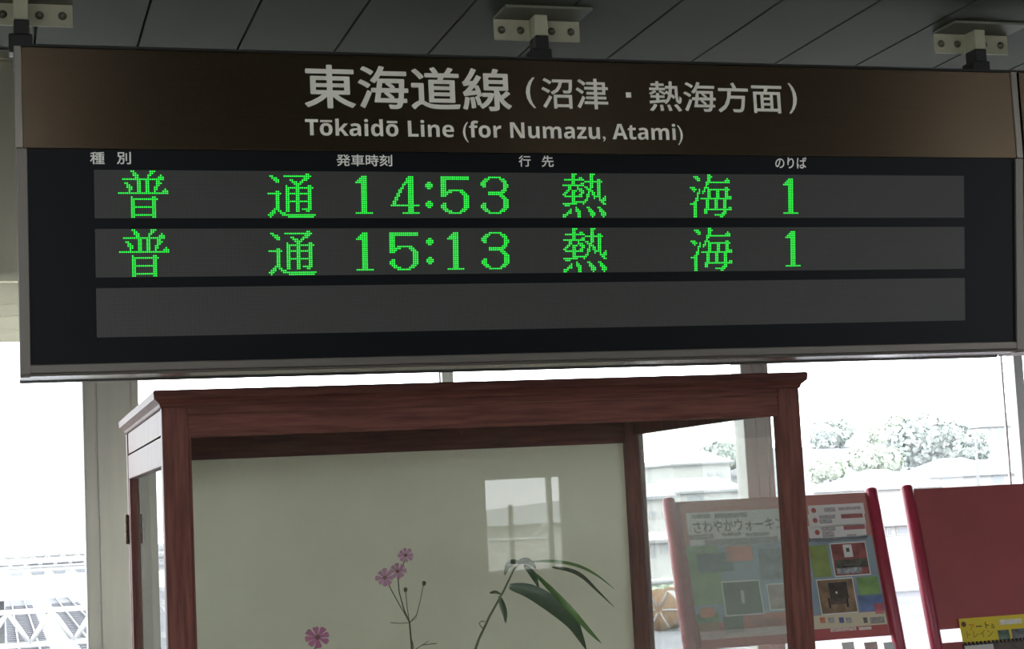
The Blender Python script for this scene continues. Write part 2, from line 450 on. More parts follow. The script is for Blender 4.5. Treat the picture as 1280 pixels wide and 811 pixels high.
G['通'] = [R(), R(19, 20), R(1, 2, (8, 21)), R(2, 3, 4, 18, 19, 20), R(3, 4, 5, 11, 12, 17, 18, 19), R(4, 5, 12, 13, 14, 16, 17), R((13, 16)), R(9, 14, 15, 20, 21),
         R((9, 22)), v3, v3 | R(4, 5), R((0, 6), (9, 21)), v3 | R(4, 5), v3 | R(4, 5), v3 | R(4, 5), R(4, 5, (9, 21)), v3 | R(4, 5), v3 | R(4, 5), v3 | R(4, 5),
         v3 | R(3, 4, 5, 17, 18, 19), R(2, 3, 5, 6, 9, 10, 14, 15, 19, 20), R(1, 2, 3, 6, 7, 8), R(0, 1, 2, (7, 23)), R(1, (10, 22))]
G['熱'] = [R((5, 7), (15, 17)), R(5, 6, 15, 16), R(5, 6, 9, 10, 15, 16), R((1, 11), 15, 16, 19, 20), R(5, 6, (12, 21)), R(5, 6, 10, 11, 15, 16, 19, 20),
         R((0, 11), 15, 16, 19, 20), R(3, 4, 8, 12, 13, 15, 16, 19, 20), R(3, 4, 8, 9, 10, 13, 14, 15, 19, 20), R(2, 3, 5, 6, 7, 9, 10, 11, 14, 15, 16, 19, 20),
         R(1, 2, 5, 6, 10, 11, 14, 16, 17, 19, 20), R(0, 1, 5, 6, 9, 10, 13, 14, 16, 17, 19, 20), R((1, 10), 13, 14, (17, 20), 23), R(5, 6, 13, 17, 20, 22, 23),
         R(5, 6, 12, 13, 20, 21, 22, 23), R((5, 12), 21, 22), R((0, 7), 11, 22, 23), R(1, 2, 3), R(7, 13, 14, 19, 20), R(4, 7, 8, 14, 15, 20, 21),
         R(3, 4, 7, 8, 9, 14, 15, 16, 20, 21, 22), R(2, 3, 4, 8, 9, 15, 16, 17, 21, 22, 23), R(0, 1, 2, 8, 9, 15, 16, 17, 21, 22, 23), R(0, 1, 8, 9, 16, 22)]
G['海'] = [R(10, 11), R(2, 3, 4, 10, 11, 12), R(3, 4, 5, 10, 11, 21), R(4, 5, 10, 11, 20, 21, 22), R((9, 22)), R(9, 10), R(9), R(0, 1, 2, 8, 9, 10, 20, 21),
         R(1, 2, 3, 5, 8, (10, 22)), R(2, 5, 7, 8, 10, 11, 15, 16, 20, 21), R(4, 5, 7, 10, 11, 15, 16, 20, 21), R(4, 10, 11, 15, 16, 20, 21), R(4, 10, 11, 15, 16, (20, 23)),
         R(3, 4, (6, 23)), R(3, 4, 9, 10, 14, 15, 19, 20), R(2, 3, 9, 10, 14, 15, 19, 20), R((0, 3), 9, 10, 14, 15, 19, 20), R(2, 3, 9, 10, 14, 15, 19, 20),
         R(2, 3, 9, 10, 14, 15, 19, 20, 22, 23), R(2, 3, (8, 23)), R(2, 3, 8, 9, 19, 20), R(2, 3, 8, 9, 18, 19, 20), R(2, 3, (14, 19)), R(2, 3, 17, 18)]
D = {}
D['1'] = [R(3, 4, 5), R((2, 5)), R((1, 5)), R((0, 5))] + [R(3, 4, 5)] * 15 + [R((0, 8))]
st = R(9, 10, 11)
D['4'] = [st, st | {8}, st | {8}, st | {7, 8}, st | {6, 7}, st | {6}, st | {5, 6}, st | {4, 5}, st | {4, 5}, st | {3, 4}, st | {3, 4}, st | {2, 3}, st | {2, 3}, st | {1, 2}, st | {1, 2},
        R((0, 14)), st, st, st, R((6, 14))]
D['5'] = [R((0, 14)), R((0, 14))] + [R(0, 1, 2)] * 5 + [R(0, 1, 2, (4, 11)), R((0, 5), 10, 11, 12), R((0, 3), 11, 12, 13), R(0, 1, 2, 12, 13, 14), R(12, 13, 14), R(12, 13, 14), R(12, 13, 14),
        R(1, 2, 12, 13, 14), R(0, 1, 2, 12, 13, 14), R(0, 1, 2, 12, 13, 14), R(1, 2, 3, 11, 12, 13), R((2, 5), 10, 11, 12), R((4, 10))]
D['3'] = [R((4, 10)), R(2, 3, 4, 10, 11, 12), R(1, 2, 3, 11, 12, 13), R(0, 1, 2, 12, 13), R(0, 1, 2, 12, 13, 14), R(1, 2, 12, 13, 14), R(12, 13), R(11, 12, 13), R((4, 12)), R((4, 11)),
        R(10, 11, 12), R(11, 12, 13), R(12, 13, 14), R(12, 13, 14), R(1, 2, 12, 13, 14), R(0, 1, 2, 12, 13, 14), R(0, 1, 2, 12, 13, 14), R(1, 2, 3, 11, 12, 13), R(2, 3, 4, 10, 11, 12), R((4, 10))]
cl = [R(1, 2), R((0, 3)), R((0, 3)), R(1, 2)]
D[':'] = [R()] * 3 + cl + [R()] * 6 + cl + [R()] * 3
for q in D: G[q] = [R(), R()] + D[q] + [R(), R()]

sa0 = LP.hit(118, 240)[0]; sa1 = LP.hit(1206.5, 245)[0]
rows_px = ((211.8, 272.8), (285.8, 347), (360, 422))
NC = 400
pitch_x = (sa1 - sa0) / NC
texts = [[('普', 149), ('通', 334.5), ('1', 445), ('4', 489), (':', 533), ('5', 552), ('3', 601.5), ('熱', 704.5), ('海', 863.5), ('1', 981)],
         [('普', 150.5), ('通', 336), ('1', 447), ('5', 489.5), (':', 535), ('1', 561.5), ('3', 603), ('熱', 706), ('海', 865), ('1', 982.5)], []]
px_pitch = None
# column pitch from the width of the first character: 24 columns between 149 and 211.5
aL = LP.hit(149.3, 240)[0]; aR = LP.hit(210.0, 240)[0]
pitch = (aR - aL) / 23.0
NC = int(round((sa1 - sa0) / pitch))
for ri, (yt, yb) in enumerate(rows_px):
    b1 = LP.hit(121, yt)[1]; b0 = LP.hit(121, yb)[1]
    strip = pbox('led_strip', LP, sa0, sa1, b0, b1, -.012, -.005, M['strip'], bd)
    pv = (b1 - b0) / 24.4
    lit = set(); chars = []
    for ch, x in texts[ri]:
        c0 = int(round((LP.hit(x, (yt + yb) / 2)[0] - sa0 - pitch * .5) / pitch))
        cells = [(c0 + c, r) for r, row in enumerate(G[ch]) for c in row]
        lit |= set(cells)
        if ch == ':': chars += [(ch, [q for q in cells if q[1] < 12]), (ch, [q for q in cells if q[1] >= 12])]
        else: chars.append((ch, cells))
    V, Fc = [], []
    s = .40
    for r in range(24):
        for c in range(NC):
            if (c, r) in lit: continue
            a = sa0 + (c + .5) * pitch; b = b1 - (r + .7) * pv; k = len(V)
            V += [LP.p(a - s * pitch, b - s * pv, -.0045), LP.p(a + s * pitch, b - s * pv, -.0045), LP.p(a + s * pitch, b + s * pv, -.0045), LP.p(a - s * pitch, b + s * pv, -.0045)]
            Fc.append((k, k + 1, k + 2, k + 3))
    g = obj('led_dot_grid', V, Fc, M['dot_off'], strip); g['kind'] = 'stuff'
    for ch, cells in chars:
        V, Fc = [], []
        for c, r in cells:
            a = sa0 + (c + .5) * pitch; b = b1 - (r + .7) * pv; k = len(V)
            for q in range(8):
                t = (q + .5) * math.pi / 4
                V.append(LP.p(a + .44 * pitch * math.cos(t), b + .44 * pv * math.sin(t), -.0035))
            V.append(LP.p(a, b, -.002))
            Fc += [(k + q, k + (q + 1) % 8, k + 8) for q in range(8)]
        o = obj('led_character', V, Fc, M['dot_on'], strip)
        o['label'] = 'green lit dot-matrix character'

# the next board along, only its left edge in view
nb = thing('neighbouring_board', 'bronze edge of the next hanging board cut off by the right frame', 'sign', (3.1, YS + .12, ZB))
NX0, NX1 = 2.784, 3.5
prism('casing', [(YS + .012, ZT - .004), (YS + .012, ZM), (YS + .08, ZB + .012), (YS + .225, ZB + .012), (YS + .225, ZT - .004)], NX0 + .004, NX1, M['body'], nb)
box('header_panel', NX0, NX1, YS, YS + .02, ZM, ZT - .006, M['header'], nb, .002)
box('top_rail', NX0, NX1, YS - .004, YS + .23, ZT - .006, ZT, M['black'], nb)
pbox('end_trim', LP, NX0, NX0 + .06, -LH, 0, -.03, .001, M['trim_dark'], nb, .002)
pbox('face_panel', LP, NX0 + .06, NX1, -LH, 0, -.016, -.006, M['face'], nb)
box('underside', NX0, NX1, YS + .075, YS + .225, ZB + .001, ZB + .012, M['lip'], nb, .001)

# ceiling brackets
def bracket(pxc, pya, label, wpx):
    YF = YS + .135
    c = atY(pxc, pya, YF - .055)
    x = c.x
    t = thing('ceiling_bracket', label, 'bracket', (x, YF, ZT), 'brackets that hang the departure board')
    box('ceiling_plate', x - .115, x + .125, YF - .115, YF + .006, ZC - .007, ZC - .0005, M['plate'], t)
    box('flange', x - .115, x + .125, YF, YF + .006, ZC - .063, ZC - .007, M['bracket'], t, .001)
    box('drop_post', x - .0175, x + .0175, YF - .055, YF, ZC - .062, ZC - .007, M['bracket'], t, .002)
    bm = bmesh.new()
    add_box(bm, x - .0175, x + .0195, YF - .052, YF + .002, ZC - .10, ZC - .062, .003)
    add_box(bm, x - .030, x + .026, YF - .056, YF + .004, ZT + .001, ZC - .098, .004)
    bm_obj('clamp', bm, M['black'], t)
    for dx in (-.095, -.042, .045, .100):
        lathe('bolt', [(.0105, 0), (.0105, -.002), (.0075, -.0025), (.0075, -.007), (.004, -.009)], (x + dx, YF, ZC - .036), M['bolt'], t, 12, 'Y')
bracket(26, 14, 'cream bolted steel bracket hanging the left end of the departure board', 1)
bracket(677, 34, 'cream bolted steel bracket hanging the middle of the departure board', 1)
bracket(1226, 58, 'cream bolted steel bracket hanging the right end of the departure board', 1)

# ================================================================== SHOWCASE
c0 = atY(203, 560, 5.2).x; c1 = 2.525
KX0, KX1 = c0, c1
KY0, KY1 = 5.2, 6.72
KT = 1.93; KR = atY(600, 533, 5.2).z; KB = .78
PW = .078
cs = thing('glass_showcase', 'large red-brown wooden showcase with glass sides and cream back under the board', 'showcase', ((KX0 + KX1) / 2, 5.9, 0))
# cornice: stepped moulding around the top
def ring(name, prof, material):
    """moulding run around the showcase top; profile of (outset, z)"""
    bm = bmesh.new(); cor = [(KX0, KY0), (KX1, KY0), (KX1, KY1), (KX0, KY1)]; sg = [(-1, -1), (1, -1), (1, 1), (-1, 1)]
    rr = []
    for (x, y), (sx, sy) in zip(cor, sg):
        rr.append([bm.verts.new((x + sx * d, y + sy * d, z)) for d, z in prof])
    nn = len(prof)
    for i in range(4):
        for k in range(nn - 1):
            bm.faces.new([rr[i][k], rr[(i + 1) % 4][k], rr[(i + 1) % 4][k + 1], rr[i][k + 1]])
    return bm_obj(name, bm, material, cs)
ring('cornice', [(-.05, KT - .052), (.001, KT - .052), (.004, KT - .048), (.006, KT - .040), (.014, KT - .032), (.022, KT - .026), (.024, KT - .004), (.020, KT), (-.05, KT)], M['wood_h'])
box('top_board', KX0 - .0, KX1 + .0, KY0, KY1, KT - .03, KT - .004, M['wood_h'], cs)
for x in (KX0, KX1 - PW):
    for y in (KY0, KY1 - .06):
        z = KT - .05
        box('corner_post', x, x + PW, y, y + (.05 if y == KY0 else .06), 0, z, M['wood'], cs, .004)
zr = KT - .05
box('front_rail', KX0 + PW, KX1 - PW, KY0 + .004, KY0 + .046, KR, zr, M['wood_h'], cs)
box('rail_bead', KX0 + PW, KX1 - PW, KY0 + .0, KY0 + .02, KR - .002, KR + .006, M['wood_h'], cs, .002)
box('rail_bead', KX0 + PW, KX1 - PW, KY0 - .003, KY0 + .01, KT - .075, KT - .068, M['wood_h'], cs, .002)
for xa in (KX0 + PW, KX1 - PW - .006):
    box('post_bead', xa, xa + .006, KY0 - .001, KY0 + .02, KB, KR, M['wood'], cs, .001)
box('rear_rail', KX0 + PW, KX1 - PW, KY1 - .05, KY1, KR - .02, zr, M['wood_h'], cs)
box('ceiling_lining', KX0 + .03, KX1 - .03, KY0 + .046, KY1 - .05, zr - .012, KT - .03, M['wood_h'], cs)
box('back_panel', KX0 + PW - .01, KX1 - PW + .01, KY1 - .025, KY1 - .012, KB, KR - .0, M['cream'], cs)
for side, (xa, xb) in (('l', (KX0 + .004, KX0 + .044)), ('r', (KX1 - .044, KX1 - .004))):
    box('side_rail', xa, xb, KY0 + .05, KY1 - .06, KR + .012, zr, M['wood'], cs)
    box('side_bottom_rail', xa, xb, KY0 + .05, KY1 - .06, KB, KB + .10, M['wood'], cs)
    if side == 'l':
        door = box('side_door_rail', xa - .002, xb - .008, KY0 + .054, KY1 - .064, KR - .082, KR + .006, M['wood'], cs, .003)
        for ya in (KY0 + .054, KY1 - .064 - .04):
            box('side_door_stile', xa - .002, xb - .008, ya, ya + (.03 if ya < 5.5 else .04), KB + .10, KR - .082, M['wood'], cs, .003)
        box('side_glass', KX0 + .020, KX0 + .024, KY0 + .08, KY1 - .10, KB + .1, KR - .08, M['glass_side'], cs)
    else:
        box('side_glass', KX1 - .026, KX1 - .022, KY0 + .05, KY1 - .06, KB + .1, KR + .014, M['glass_side'], cs)
zz = atY(155, 662, 6.5).z
lathe('hinge', [(.005, -.055), (.007, -.05), (.007, -.018), (.005, -.016), (.007, -.014), (.007, .018), (.005, .02), (.007, .022), (.007, .05), (.005, .055)], (KX0 - .006, KY1 - .035, zz), M['hinge'], cs, 10)
box('front_glass', KX0 + PW - .006, KX1 - PW + .006, YG, YG + .004, KB + .05, KR + .01, M['glass'], cs)
box('plinth', KX0 + PW, KX1 - PW, KY0 + .006, KY0 + .046, .02, KB + .05, M['wood_h'], cs)
box('shelf', KX0 + .05, KX1 - .05, KY0 + .046, KY1 - .025, KB - .03, KB, M['cream'], cs)
for xa in (KX0 + .01, KX1 - .03):
    box('base_side', xa, xa + .02, KY0 + .05, KY1 - .06, .02, KB, M['wood'], cs)

# flowers and foliage standing in the showcase
def leaf(parent, pts, width, material, twist=0.0, fold=.25):
    """blade along a bent midrib, widths from a list; a slight V fold"""
    P = [Vector(p) for p in pts]
    # resample
    Q = []
    n = 14
    for i in range(n + 1):
        t = i / n * (len(P) - 1); k = min(int(t), len(P) - 2); u = t - k
        p0, p1, p2, p3 = P[max(k - 1, 0)], P[k], P[k + 1], P[min(k + 2, len(P) - 1)]
        Q.append(.5 * ((2 * p1) + (p2 - p0) * u + (2 * p0 - 5 * p1 + 4 * p2 - p3) * u * u + (3 * p1 - p0 - 3 * p2 + p3) * u ** 3))
    V, Fc = [], []
    for i, q in enumerate(Q):
        d = (Q[min(i + 1, n)] - Q[max(i - 1, 0)]).normalized()
        s = Vector((0, -1, .15)).cross(d).normalized()
        nn = d.cross(s)
        s = s * math.cos(twist) + nn * math.sin(twist); nn = d.cross(s)
        t = i / n
        w = width * (math.sin(math.pi * min(1, t * .94 + .06)) ** .8) * (1 - .35 * t) if t < 1 else 0
        w = max(w, .0008)
        V += [q - s * w + nn * w * fold, q, q + s * w + nn * w * fold]
    for i in range(n):
        a = i * 3
        Fc += [(a, a + 1, a + 4, a + 3), (a + 1, a + 2, a + 5, a + 4)]
    return obj('leaf', V, Fc, material, parent, True)
YB = 5.85
def br(px, py, dy=0.0): return atY(px, py, YB + dy)
base = Vector((br(575, 850).x - .03, YB, KB + .06))
tb = thing('leafy_branch', 'bent green stalk with long drooping pointed leaves inside the showcase', 'branch', base)
tube('stem', [base, br(598, 800), br(612, 770), br(630, 738), br(642, 712), br(650, 703)], [.006, .0045, .004, .0035, .003, .002], M['stem'], tb)
leaf(tb, [br(624, 745), br(628, 757), br(631, 768), br(632, 779)], .013, M['leaf'])
leaf(tb, [br(612, 741), br(620, 740), br(628, 744)], .006, M['leaf'])
leaf(tb, [br(650, 703), br(640, 703), br(634, 709), br(631, 719)], .013, M['leaf'], .3)
leaf(tb, [br(645, 704), br(656, 701), br(664, 704), br(670, 711)], .014, M['leaf'])
leaf(tb, [br(655, 706), br(663, 714), br(669, 724), br(674, 736)], .013, M['leaf'], .2)
leaf(tb, [br(637, 733), br(660, 738, -.02), br(685, 752, -.04), br(712, 774, -.05), br(722, 790, -.05), br(733, 812, -.04)], .034, M['leaf'], .15)
leaf(tb, [br(668, 716), br(690, 738, -.06), br(715, 764, -.1), br(738, 790, -.1), br(752, 804, -.1)], .0125, M['leaf2'], .2)
leaf(tb, [br(662, 702), br(690, 701, .05), br(720, 706, .08), br(745, 718, .1), br(768, 736, .1)], .0075, M['leaf2'], .6)
leaf(tb, [br(690, 709), br(712, 713, .03), br(728, 721, .04), br(745, 737, .05), br(768, 759, .05)], .012, M['leaf3'], -.5)
tube('tendril', [br(605, 786), br(601, 783), br(599, 779), br(602, 776), br(606, 777)], .0018, M['stem'], tb, 6)

def cosmos(parent, c, r, material, face):
    f = Vector(face).normalized(); u = f.orthogonal().normalized(); w = f.cross(u)
    V, Fc = [], []
    for k in range(8):
        t = k * math.pi / 4 + random.uniform(-.08, .08)
        d = u * math.cos(t) + w * math.sin(t); e = f.cross(d)
        a = len(V); rr = r * random.uniform(.88, 1.08)
        for (l, s, h) in ((.08, .05, 0), (.5, .17, .12), (.82, .27, .18), (1.0, .20, .12)):
            V += [c + d * rr * l - e * rr * s + f * rr * h, c + d * rr * l + f * rr * (h - .05), c + d * rr * l + e * rr * s + f * rr * h]
        for q in range(3):
            b = a + q * 3
            Fc += [(b, b + 1, b + 4, b + 3), (b + 1, b + 2, b + 5, b + 4)]
    obj('petals', V, Fc, material, parent, True)
    bm = bmesh.new(); bmesh.ops.create_icosphere(bm, subdivisions=2, radius=r * .2)
    for v in bm.verts: v.co = c + v.co + f * r * .1
    bm_obj('flower_centre', bm, M['pollen'], parent, True)
YFL = 6.2
def fl(px, py, dy=0): return atY(px, py, YFL + dy)
fb = Vector((fl(512, 830).x + .02, YFL, KB + .03))
tf = thing('cosmos_spray', 'pale pink cosmos spray with three open blooms and thin buds', 'flowers', fb)
nd = fl(512, 778)
tube('stem', [fb, nd, fl(505, 762), fl(499, 740), fl(497, 716)], [.004, .003, .0025, .002, .0018], M['stem'], tf, 6)
tube('side_stem', [nd, fl(499, 755), fl(488, 735), fl(482, 722)], .0016, M['stem'], tf, 6)
tube('side_stem', [fl(498, 722), fl(503, 708), fl(507, 697)], .0016, M['stem'], tf, 6)
tube('side_stem', [nd, fl(509, 760), fl(507, 738)], .0015, M['stem'], tf, 6)
tube('side_stem', [nd, fl(521, 768), fl(526, 748), fl(529, 731)], .0015, M['stem'], tf, 6)
tube('side_stem', [nd, fl(500, 779), fl(488, 778)], .0013, M['stem'], tf, 6)
tube('side_stem', [nd, fl(520, 772), fl(524, 756)], .0013, M['stem'], tf, 6)
for px, py, r in ((481, 722, .032), (497, 714, .031), (507, 694, .028)):
    cosmos(tf, fl(px, py, -.02), r, M['petal'], (random.uniform(-.5, .1), -1, random.uniform(.1, .6)))
for px, py in ((507, 737), (530, 729)):
    lathe('bud', [(.001, -.009), (.006, -.005), (.0075, 0), (.006, .006), (.002, .009)], fl(px, py), M['stem'], tf, 8)
fb2 = Vector((fl(392, 830).x, YFL - .1, KB + .03))
tf2 = thing('single_cosmos', 'single deep pink cosmos bloom low at the lower edge', 'flowers', fb2)
tube('stem', [fb2, fl(393, 815, -.1), fl(397, 797, -.1)], .0025, M['stem'], tf2, 6)
cosmos(tf2, fl(397, 797, -.12), .043, M['petal2'], (-.2, -1, .7))
fb3 = Vector((fl(520, 850).x, YFL + .06, KB + .03))
tf3 = thing('bare_sprig', 'thin branching green sprig below the pale cosmos at the lower edge', 'sprig', fb3)
nd = fl(517, 813, .06)
tube('stem', [fb3, nd, fl(516, 804, .06), fl(513, 796, .06)], .002, M['stem'], tf3, 6)
tube('side_stem', [nd, fl(528, 806, .06), fl(546, 804, .06)], .0017, M['stem'], tf3, 6)
tube('side_stem', [fl(528, 806, .06), fl(536, 801, .06)], .0012, M['stem'], tf3, 6)
cb = (base.x + .55 * (fb.x - base.x), 6.02, KB)
bwl = lathe('flower_bowl', [(.12, .0), (.13, .008), (.24, .05), (.245, .06), (.225, .055), (.11, .02)], cb, M['bowl'], None, 32)
tag(bwl, 'low dark glazed bowl on the showcase floor holding the stalks', 'bowl')

# ================================================================== LEAFLET RACKS
LEAN = math.tan(math.radians(13))
YK = 6.92
rup = Vector((0, LEAN, 1)).normalized()
RP = Plane((0, YK, EYE), (1, 0, 0), rup)      # rack face; v = 0 at eye height
def rack(label, a0, a1, v_top, v_bot):
    vfl = -(EYE - .03) / rup.z
    t = thing('leaflet_rack', label, 'rack', ((a0 + a1) / 2, YK + vfl * rup.y, 0), 'red leaflet racks by the window')
    for a in (a0, a1):
        s = .0275
        tube('side_post', [RP.p(a, vfl, -.02), RP.p(a, v_top - .012, -.02), RP.p(a, v_top - .004, -.02), RP.p(a, v_top, -.02)], [s, s, s * .85, s * .5], M['red'], t, 14)
        box('foot', a - .03, a + .03, YK + vfl * rup.y - .22, YK + vfl * rup.y + .24, 0, .035, M['rackfoot'], t, .006)
    pbox('backboard', RP, a0 + .018, a1 - .018, v_bot, v_top - .02, -.030, -.018, M['redpanel'], t, .002)
    pbox('slot_lip', RP, a0 + .018, a1 - .018, v_bot - .14, v_bot - .06, -.01, -.004, M['redpanel'], t, .002)
    pbox('lower_board', RP, a0 + .018, a1 - .018, vfl + .15, v_bot - .06, -.030, -.018, M['redpanel'], t, .002)
    pbox('pocket', RP, a0 + .018, a1 - .018, v_bot - .50, v_bot - .47, -.018, .07, M['redpanel'], t, .002)
    return t
a0 = RP.hit(837, 620)[0]; a1 = RP.hit(1091, 609)[0]
v_t = RP.hit(1092, 608)[1]; v_b = RP.hit(1060, 797)[1]
rack('red leaflet rack holding a large walking poster, partly behind the showcase glass', a0, a1, v_t, v_b)
a2 = RP.hit(1136, 608)[0]
rack('red leaflet rack with bare upper board at the right edge', a2, a2 + (a1 - a0), v_t + .004, RP.hit(1200, 784)[1])

# poster on the first rack: sheet with printed blocks
def zp(x, y): return RP.hit(800 + x / 3.67, 590 + y / 3.67)
po = thing('walking_poster', 'printed walking-event poster with photos on the left red rack', 'poster', RP.p((a0 + a1) / 2, v_b + .02, -.014))
pa0, pa1 = a0 + .046, a1 - .036
pv1 = zp(1040, 150)[1]; pv0 = zp(1150, 742)[1]
pbox('sheet', RP, pa0, pa1, pv0, v_t - .024, -.018, -.016, paint('poster_paper_pink', (.50, .22, .19)), po)
_h = [0]
def blk(name, x0, y0, x1, y1, col, lvl=0, var=0.0, vs=60):
    a, b = zp(x0, y0); c, d = zp(x1, y1)
    a = max(a, pa0 + .002); c = min(c, pa1 - .002)
    _h[0] += 1
    h = -.0155 + lvl * .0006
    return pbox(name, RP, a, c, min(b, d), max(b, d), -.016, h, paint('ink_%d' % _h[0], col, .55, var, vs), po)
blk('printed_field', 205, 335, 1140, 655, (.26, .33, .38), 0, .15, 6)
blk('title_box', 215, 185, 700, 328, (.62, .60, .56), 0)
blk('info_box', 776, 150, 1040, 187, (.72, .68, .65), 0)
blk('info_box', 776, 190, 1045, 240, (.72, .68, .65), 0)
blk('info_box', 776, 244, 1052, 305, (.72, .68, .65), 0)
for (x0, y0, x1, y1) in ((850, 160, 905, 176), (915, 158, 1020, 166), (828, 195, 905, 208), (828, 214, 890, 230), (838, 250, 905, 264), (842, 270, 900, 292), (955, 282, 1000, 288)):
    blk('print_line', x0, y0, x1, y1, (.42, .38, .37), 1, .4, 160)
for (x0, y0, x1, y1) in ((928, 190, 1030, 204), (940, 243, 1040, 256)):
    blk('red_bar', x0, y0, x1, y1, (.36, .12, .12), 1)
for (x, y) in ((803, 172), (810, 218), (820, 273)):
    a, b = zp(x, y); bm = bmesh.new()
    bmesh.ops.create_circle(bm, cap_ends=True, segments=16, radius=.0115)
    for v in bm.verts: v.co = RP.p(a + v.co.x, b + v.co.y, -.0146)
    bm_obj('number_badge', bm, paint('badge_red', (.38, .10, .09)), po)
blk('green_patch', 215, 340, 400, 600, (.22, .33, .17), 1, .3, 14)
blk('salmon_patch', 395, 338, 525, 400, (.62, .22, .16), 2, .15, 20)
blk('green_patch', 780, 335, 888, 475, (.26, .32, .10), 1, .2, 14)
blk('green_patch', 1000, 480, 1112, 560, (.22, .36, .12), 1, .3, 14)
blk('blue_patch', 1005, 562, 1135, 645, (.16, .22, .42), 1, .4, 10)
blk('red_patch', 1080, 600, 1130, 645, (.55, .14, .16), 2, .3, 20)
blk('salmon_patch', 280, 620, 350, 660, (.62, .20, .13), 2, .2, 20)
blk('green_patch', 240, 650, 380, 735, (.16, .24, .10), 1, .5, 30)
blk('salmon_patch', 480, 650, 700, 735, (.62, .19, .14), 1, .3, 14)
blk('photo_print', 385, 660, 485, 730, (.12, .14, .10), 2, .5, 30)
blk('photo_print', 262, 372, 440, 450, (.10, .13, .14), 2, .6, 18)
blk('photo_print', 545, 350, 690, 482, (.20, .22, .24), 2, .6, 18)
def photo(x0, y0, x1, y1, col, var=.5, vs=20, tilt=0.0):
    blk('photo_border', x0 - 5, y0 - 5, x1 + 5, y1 + 5, (.72, .70, .66), 2)
    return blk('photo_print', x0, y0, x1, y1, col, 3, var, vs)
photo(382, 505, 572, 642, (.07, .10, .07), .6, 14)
blk('photo_figure', 465, 540, 490, 600, (.45, .45, .42), 4, .4, 40)
photo(590, 515, 700, 620, (.35, .27, .25), .5, 25)
photo(880, 328, 1062, 462, (.30, .09, .08), .5, 16)
blk('photo_figure', 935, 330, 985, 385, (.75, .73, .70), 4)
blk('photo_figure', 950, 345, 968, 362, (.10, .09, .09), 5)
blk('photo_figure', 900, 400, 1055, 430, (.10, .09, .07), 4, .5, 40)
blk('photo_figure', 905, 425, 1025, 458, (.32, .32, .34), 4, .7, 50)
photo(818, 495, 1005, 636, (.27, .17, .10), .5, 18)
blk('photo_figure', 868, 505, 965, 575, (.06, .045, .035), 4, .5, 30)
blk('photo_figure', 878, 575, 960, 600, (.11, .08, .06), 4, .5, 40)
blk('photo_figure', 868, 575, 884, 622, (.04, .03, .03), 5); blk('photo_figure', 950, 575, 966, 616, (.04, .03, .03), 5)
blk('photo_figure', 903, 545, 912, 554, (.8, .75, .6), 6)
blk('cream_band', 790, 657, 1142, 694, (.66, .58, .42), 2)
for (x0, x1, c) in ((830, 858, (.62, .22, .12)), (868, 900, (.4, .38, .36)), (918, 944, (.12, .13, .30)), (950, 980, (.4, .38, .36)), (1030, 1052, (.15, .12, .11)), (1060, 1130, (.33, .30, .28))):
    blk('logo_mark', x0, 664, x1, 688, c, 3, .3, 80)
blk('red_band', 215, 697, 1150, 742, (.46, .10, .10), 1)
blk('print_line', 880, 714, 1000, 722, (.66, .48, .46), 2, .4, 160)
blk('print_line', 1010, 708, 1070, 718, (.7, .6, .56), 2)
blk('print_line', 280, 730, 690, 738, (.66, .48, .46), 2, .4, 160)
ti = M['ink_dark'] = mat('ink_dark', (.10, .09, .09), .6)
tb0, tv1 = zp(245, 214); tb1, tv0 = zp(720, 262)
lettering('さわやかウォーキング', RP, None, ti, po, .012, h=-.0142, uv=(tb0, tb1, zp(400, 212)[1], zp(400, 272)[1]))
lettering('花と歴史のみちめぐり', RP, None, ti, po, .004, h=-.0142, uv=(zp(290, 190)[0], zp(520, 190)[0], zp(290, 186)[1], zp(290, 205)[1])) if False else None
for (x0, y0, x1, y1) in ((245, 192, 330, 206), (345, 188, 500, 202), (230, 285, 345, 302), (380, 276, 470, 286), (490, 276, 600, 286), (300, 308, 640, 316)):
    blk('print_line', x0, y0, x1, y1, (.30, .29, .28), 1, .5, 120)

# yellow flyer in the second rack
def zq(x, y): return RP.hit(1170 + x / 7.31, 700 + y / 7.31)
fa0, fv1 = zq(210, 535); fa1 = fa0 + .42; fv0 = zq(240, 765)[1]
fy = thing('yellow_flyer', 'bright yellow flyer standing in the right red rack', 'flyer', RP.p((fa0 + fa1) / 2, fv0, -.01))
YL = paint('flyer_yellow', (.72, .55, .035))
pbox('sheet', RP, fa0, fa1, fv0, fv1, -.006, -.003, YL, fy)
def yb(name, x0, y0, x1, y1, col, l=0, var=0, vs=60):
    a, b = zq(x0, y0); c, d = zq(x1, y1); _h[0] += 1
    return pbox(name, RP, a, c, min(b, d), max(b, d), -.003, -.0024 + .0005 * l, paint('ink_%d' % _h[0], col, .55, var, vs), fy)
def ylet(s, x0, y0, x1, y1, col):
    _h[0] += 1
    lettering(s, RP, None, paint('ink_%d' % _h[0], col), fy, .02, h=-.0016, uv=(zq(x0, y0)[0], zq(x1, y0)[0], zq(x0, y0)[1], zq(x0, y1)[1]))
ylet('ア', 298, 585, 348, 645, (.62, .22, .01)); ylet('ー', 365, 600, 420, 612, (.10, .09, .02)); ylet('ト', 445, 565, 482, 625, (.10, .09, .02)); ylet('&', 500, 580, 535, 625, (.30, .22, .02))
ylet('トレイン', 275, 648, 520, 715, (.36, .28, .02))
bm = bmesh.new(); bmesh.ops.create_circle(bm, cap_ends=True, segments=16, radius=.012)
ca, cbv = zq(255, 585)
for v in bm.verts: v.co = RP.p(ca + v.co.x, cbv + v.co.y, -.0018)
bm_obj('round_mark', bm, paint('mark_brown', (.16, .06, .03)), fy)
yb('white_label', 580, 545, 790, 575, (.72, .66, .58), 1, .15, 60)
